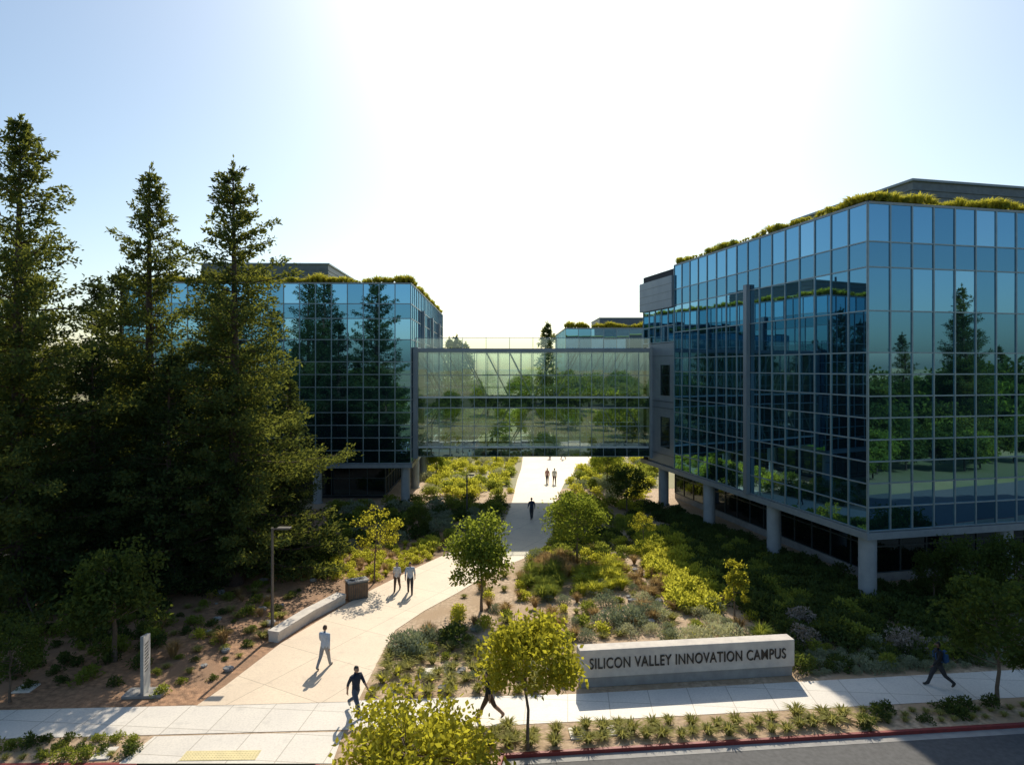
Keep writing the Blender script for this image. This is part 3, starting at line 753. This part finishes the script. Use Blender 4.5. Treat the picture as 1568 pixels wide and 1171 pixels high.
# ------------------------------------------------------------------ people
SK=mat('skin',(.42,.25,.17),(.38,.22,.15),rough=.55); SKD=mat('skin_dark',(.20,.11,.07),(.17,.09,.06),rough=.55)
HR=mat('hair_dark',(.02,.015,.012),(.03,.02,.015),rough=.6); HB=mat('hair_brown',(.09,.05,.03),(.06,.035,.02),rough=.6)
EY=mat('eye_dark',(.01,.01,.01)); LIP=mat('lips',(.3,.12,.1))
SHOE=mat('shoe_leather',(.04,.035,.03)); SHW=mat('shoe_white',(.5,.5,.48))
def cloth(n,c): return mat('cloth_'+n,c,tuple(x*.82 for x in c),rough=.9,scale=9,bump=.3,bscale=40)
def person(u,v,heading,shirt,pants,skin=SK,hair=HR,shoe=SHOE,H=1.74,st=26,flip=False,sleeve='long',longhair=False,pack=None,legs_bare=False,female=False):
    k=H/1.74; V=[];E=[];R=[];LB_=[];roots=[]
    def av(p,r,thin=False):
        V.append(Vector(p)); r=r if isinstance(r,tuple) else (r,r)
        if not thin and r[0]>.03: r=(r[0]*1.22,r[1]*1.22)
        R.append(r); return len(V)-1
    def ae(a,b_,l): E.append((a,b_)); LB_.append(l)
    sw=.165 if female else .195
    pel=av((0,0,.95),(.135,.105)); roots.append(pel)
    sp=av((0,0,1.10),(.115 if female else .135,.095)); ch=av((0,.01,1.29),(.155,.11)); ut=av((0,0,1.41),(.11,.085)); nk=av((0,.005,1.49),.055,True); nt_=av((0,.02,1.57),.05,True)
    ae(pel,sp,'shirt');ae(sp,ch,'shirt');ae(ch,ut,'shirt');ae(ut,nk,'shirt');ae(nk,nt_,'skin')
    f=-1 if flip else 1; s=math.radians(st)
    for sd_,sg in ((1,f),(-1,-f)):
        th=s*sg; kb_=math.radians(6 if sg>0 else 24)*(st/26)
        hp=av((.095*sd_,0,.90),(.095,.095)); ae(pel,hp,'pants')
        kn=V[hp]+Vector((0,math.sin(th),-math.cos(th)))*.43; a2=th-kb_
        mid=av((V[hp]+kn)/2,.085); kv=av(kn,.064); an=kn+Vector((0,math.sin(a2),-math.cos(a2)))*.41
        cf=av(kn*.65+an*.35+Vector((0,-.01,0)),.06); av_=av(an,.044)
        ae(hp,mid,'pants');ae(mid,kv,'pants');ae(kv,cf,'calf');ae(cf,av_,'calf')
        pt=math.radians(12 if sg>0 else -32)*(st/26)
        ff=Vector((0,math.cos(pt),math.sin(pt))); dn=Vector((0,math.sin(pt),-math.cos(pt)))
        he=av(an+dn*.045-ff*.035,.038); ba=av(an+dn*.05+ff*.10,(.044,.03)); to2=av(an+dn*.055+ff*.175,(.034,.022))
        ae(av_,he,'shoe');ae(av_,ba,'shoe');ae(ba,to2,'shoe')
        at=-s*.85*sg; eb=math.radians(22)
        sh=av((sw*sd_,0,1.415),.064); ae(ut,sh,'shirt')
        el=V[sh]+Vector((.06*sd_,math.sin(at)*.28,-math.cos(at)*.28)); ev=av(el,.046); ae(sh,ev,'shirt')
        fa=at+eb; wr=el+Vector((.01*sd_,math.sin(fa)*.245,-math.cos(fa)*.245)); fm=av(el*.6+wr*.4,.042); wv=av(wr,.029); ae(ev,fm,'fore');ae(fm,wv,'fore')
        hd=(wr-el).normalized(); pm=av(wr+hd*.055,(.022,.038)); ae(wv,pm,'skin'); pe=av(wr+hd*.085,(.018,.040)); ae(pm,pe,'skin')
        for j,(off,ln) in enumerate(((.030,.068),(.010,.078),(-.010,.072),(-.028,.055))):
            fwd=Vector((0,1,0)); cur=Vector((-sd_,0,0))
            r0=av(wr+hd*.075+fwd*off,.0095); roots.append(r0)
            r1=av(V[r0]+hd*ln*.45+cur*.006,.009); r2=av(V[r1]+hd*ln*.35+cur*.016,.008); r3=av(V[r2]+hd*ln*.2+cur*.018,.007)
            ae(r0,r1,'skin');ae(r1,r2,'skin');ae(r2,r3,'skin')
        t0=av(wr+hd*.03+Vector((0,.018,0)),.011); roots.append(t0); t1=av(V[t0]+hd*.03+Vector((-.008*sd_,.026,0)),.010); t2=av(V[t1]+hd*.028+Vector((-.012*sd_,.008,0)),.008)
        ae(t0,t1,'skin');ae(t1,t2,'skin')
    me=bpy.data.meshes.new('b'); me.from_pydata([tuple(x) for x in V],E,[]); ob=bpy.data.objects.new('b',me); COL.objects.link(ob)
    md=ob.modifiers.new('s','SKIN'); md.use_smooth_shade=True
    sv=me.skin_vertices[0].data
    for i,r in enumerate(R): sv[i].radius=r; sv[i].use_root=(i in roots)
    ss=ob.modifiers.new('d','SUBSURF'); ss.levels=1; ss.render_levels=1
    bpy.context.view_layer.update()
    em=bpy.data.meshes.new_from_object(ob.evaluated_get(bpy.context.evaluated_depsgraph_get())); bpy.data.objects.remove(ob)
    fore=shirt if sleeve=='long' else skin; calf=skin if legs_bare else pants
    mp={'shirt':shirt,'pants':pants,'calf':calf,'fore':fore,'skin':skin,'shoe':shoe}
    b=MB(); b.v=[tuple(v.co) for v in em.vertices]
    A=np.array([V[a] for a,_ in E]);B=np.array([V[c] for _,c in E]);AB=B-A;L2=(AB**2).sum(1)
    rad=np.array([(max(R[a])+max(R[c]))/2 for a,c in E])
    for pl in em.polygons:
        c=np.array(pl.center); t=np.clip(((c-A)*AB).sum(1)/L2,0,1); d=np.linalg.norm(A+AB*t[:,None]-c,axis=1)-rad
        l=LB_[int(d.argmin())]
        if l=='pants' and c[2]>.93: l='shirt'
        if l=='shirt' and c[2]<.90 and abs(c[0])<.15: l='pants'
        b.f.append(tuple(pl.vertices)); b.m.append(b.mi(mp[l]))
    hc=Vector((0,.035,1.655))
    def hs(d,p):
        p=p.copy()
        if d.z<0: p.x*=1-.28*(-d.z)**1.5
        if d.y>.2 and d.z<-.2: p.y+=.008
        if d.y>.9 and abs(d.x)<.3 and -.35<d.z<.05: p.y+=.022
        if d.y>.8 and .05<d.z<.3 and abs(d.x)>.15: p.y-=.006
        return p
    b.ell(hc,(.079,.098,.120),skin,18,14,shape=hs)
    b.ell(hc+Vector((0,-.008,.012)),(.088,.104,.120),hair,18,14,keep=lambda d:(d.z>.35 or (d.y<.15 and d.z>-.45)) )
    if longhair: b.ell(hc+Vector((0,-.07,-.09)),(.08,.045,.15),hair,12,8)
    for q in (-1,1):
        b.ell(hc+Vector((.079*q,-.005,-.01)),(.012,.02,.032),skin,8,6); b.ell(hc+Vector((.030*q,.088,.008)),(.012,.008,.008),EY,8,6)
    b.ell(hc+Vector((0,.089,-.058)),(.024,.007,.007),LIP,8,6)
    if pack:
        b.ell((0,-.22,1.22),(.17,.11,.25),pack,14,10,shape=lambda d,p:Vector((p.x*(1+.25*(1-abs(d.x))),p.y,p.z*1.0)))
        b.ell((0,-.31,1.12),(.11,.05,.11),pack,10,8)
        for q in (-1,1): b.tube([(.09*q,-.14,1.40),(.10*q,.0,1.50),(.11*q,.15,1.36),(.12*q,.13,1.15),(.15*q,-.10,1.05)],[.022]*5,6,pack)
    mz=min(v[2] for v in b.v)
    ob=b.obj('pedestrian',smooth=True); x,y=gp(u,v); ob.scale=(k,k,k); ob.rotation_euler=(0,0,heading); ob.location=(x,y,-mz*k+.02)
    return ob
R_=math.radians
navy=cloth('navy',(.02,.03,.06)); jean=cloth('denim',(.06,.09,.15)); blue=cloth('light_blue',(.46,.53,.62)); khk=cloth('grey_trousers',(.32,.33,.34))
wht=cloth('white',(.7,.68,.65)); blk=cloth('black',(.02,.02,.022)); brn=cloth('brown',(.10,.06,.04)); pnk=cloth('rose',(.45,.25,.22)); bpk=cloth('backpack_blue',(.03,.10,.25)); drk=cloth('charcoal',(.04,.04,.045))
person(497,1022,R_(-18),blue,khk,hair=HB,H=1.82,st=20)
person(545,1092,R_(-130),navy,jean,shoe=SHW,H=1.84,st=30,sleeve='short')
person(748,1101,R_(75),blk,brn,skin=SK,H=1.80,st=28,flip=True,sleeve='short',legs_bare=True)
person(608,905,R_(175),wht,brn,H=1.66,st=18,female=True,longhair=True,hair=HB,sleeve='short')
person(628,909,R_(-170),blue,drk,H=1.80,st=16,flip=True,sleeve='short')
person(814,795,R_(10),navy,drk,H=1.80,st=14)
person(838,740,R_(180),pnk,drk,H=1.70,st=18,female=True,longhair=True)
person(849,741,R_(185),wht,brn,H=1.74,st=18,flip=True,skin=SKD)
person(1437,1051,R_(80),blk,drk,skin=SKD,H=1.86,st=27,pack=bpk)
person(842,702,R_(0),wht,blk,H=1.74,st=16); person(862,703,R_(90),navy,khk,H=1.74,st=20)

# ------------------------------------------------------------------ light, sky, camera
EL=math.radians(41); AZ=math.radians(6.5)
w=bpy.data.worlds.new('World'); scene.world=w; w.use_nodes=True; t=w.node_tree; t.nodes.clear()
sk=t.nodes.new('ShaderNodeTexSky'); sk.sky_type='NISHITA'; sk.sun_disc=False; sk.sun_elevation=EL; sk.sun_rotation=AZ
sk.dust_density=1.5; sk.air_density=1.0; sk.ozone_density=.6; sk.altitude=50
tm=t.nodes.new('ShaderNodeMix'); tm.data_type='RGBA'; tm.blend_type='MULTIPLY'; tm.inputs[0].default_value=1; tm.inputs[7].default_value=(.92,1.0,1.0,1)
bg=t.nodes.new('ShaderNodeBackground'); bg.inputs[1].default_value=.14; wo=t.nodes.new('ShaderNodeOutputWorld')
t.links.new(sk.outputs[0],tm.inputs[6]); t.links.new(tm.outputs[2],bg.inputs[0]); t.links.new(bg.outputs[0],wo.inputs[0])
ld=bpy.data.lights.new('sun','SUN'); ld.energy=5.0; ld.angle=math.radians(.5); ld.color=(1,.90,.73)
lo=bpy.data.objects.new('sun',ld); COL.objects.link(lo); lo.location=(0,0,60)
sdv=Vector((math.sin(AZ)*math.cos(EL),math.cos(AZ)*math.cos(EL),math.sin(EL)))
lo.rotation_euler=(-sdv).to_track_quat('-Z','Y').to_euler()
cd=bpy.data.cameras.new('camera'); cam=bpy.data.objects.new('camera',cd); COL.objects.link(cam)
cam.location=(0,0,CAMH); cam.rotation_euler=(math.pi/2,0,0); cd.sensor_width=36; cd.lens=36*1000/1568; cd.shift_y=-23.5/1568
cd.clip_start=.2; cd.clip_end=6000; scene.camera=cam
scene.view_settings.view_transform='Standard'; scene.view_settings.look='None'; scene.view_settings.exposure=0
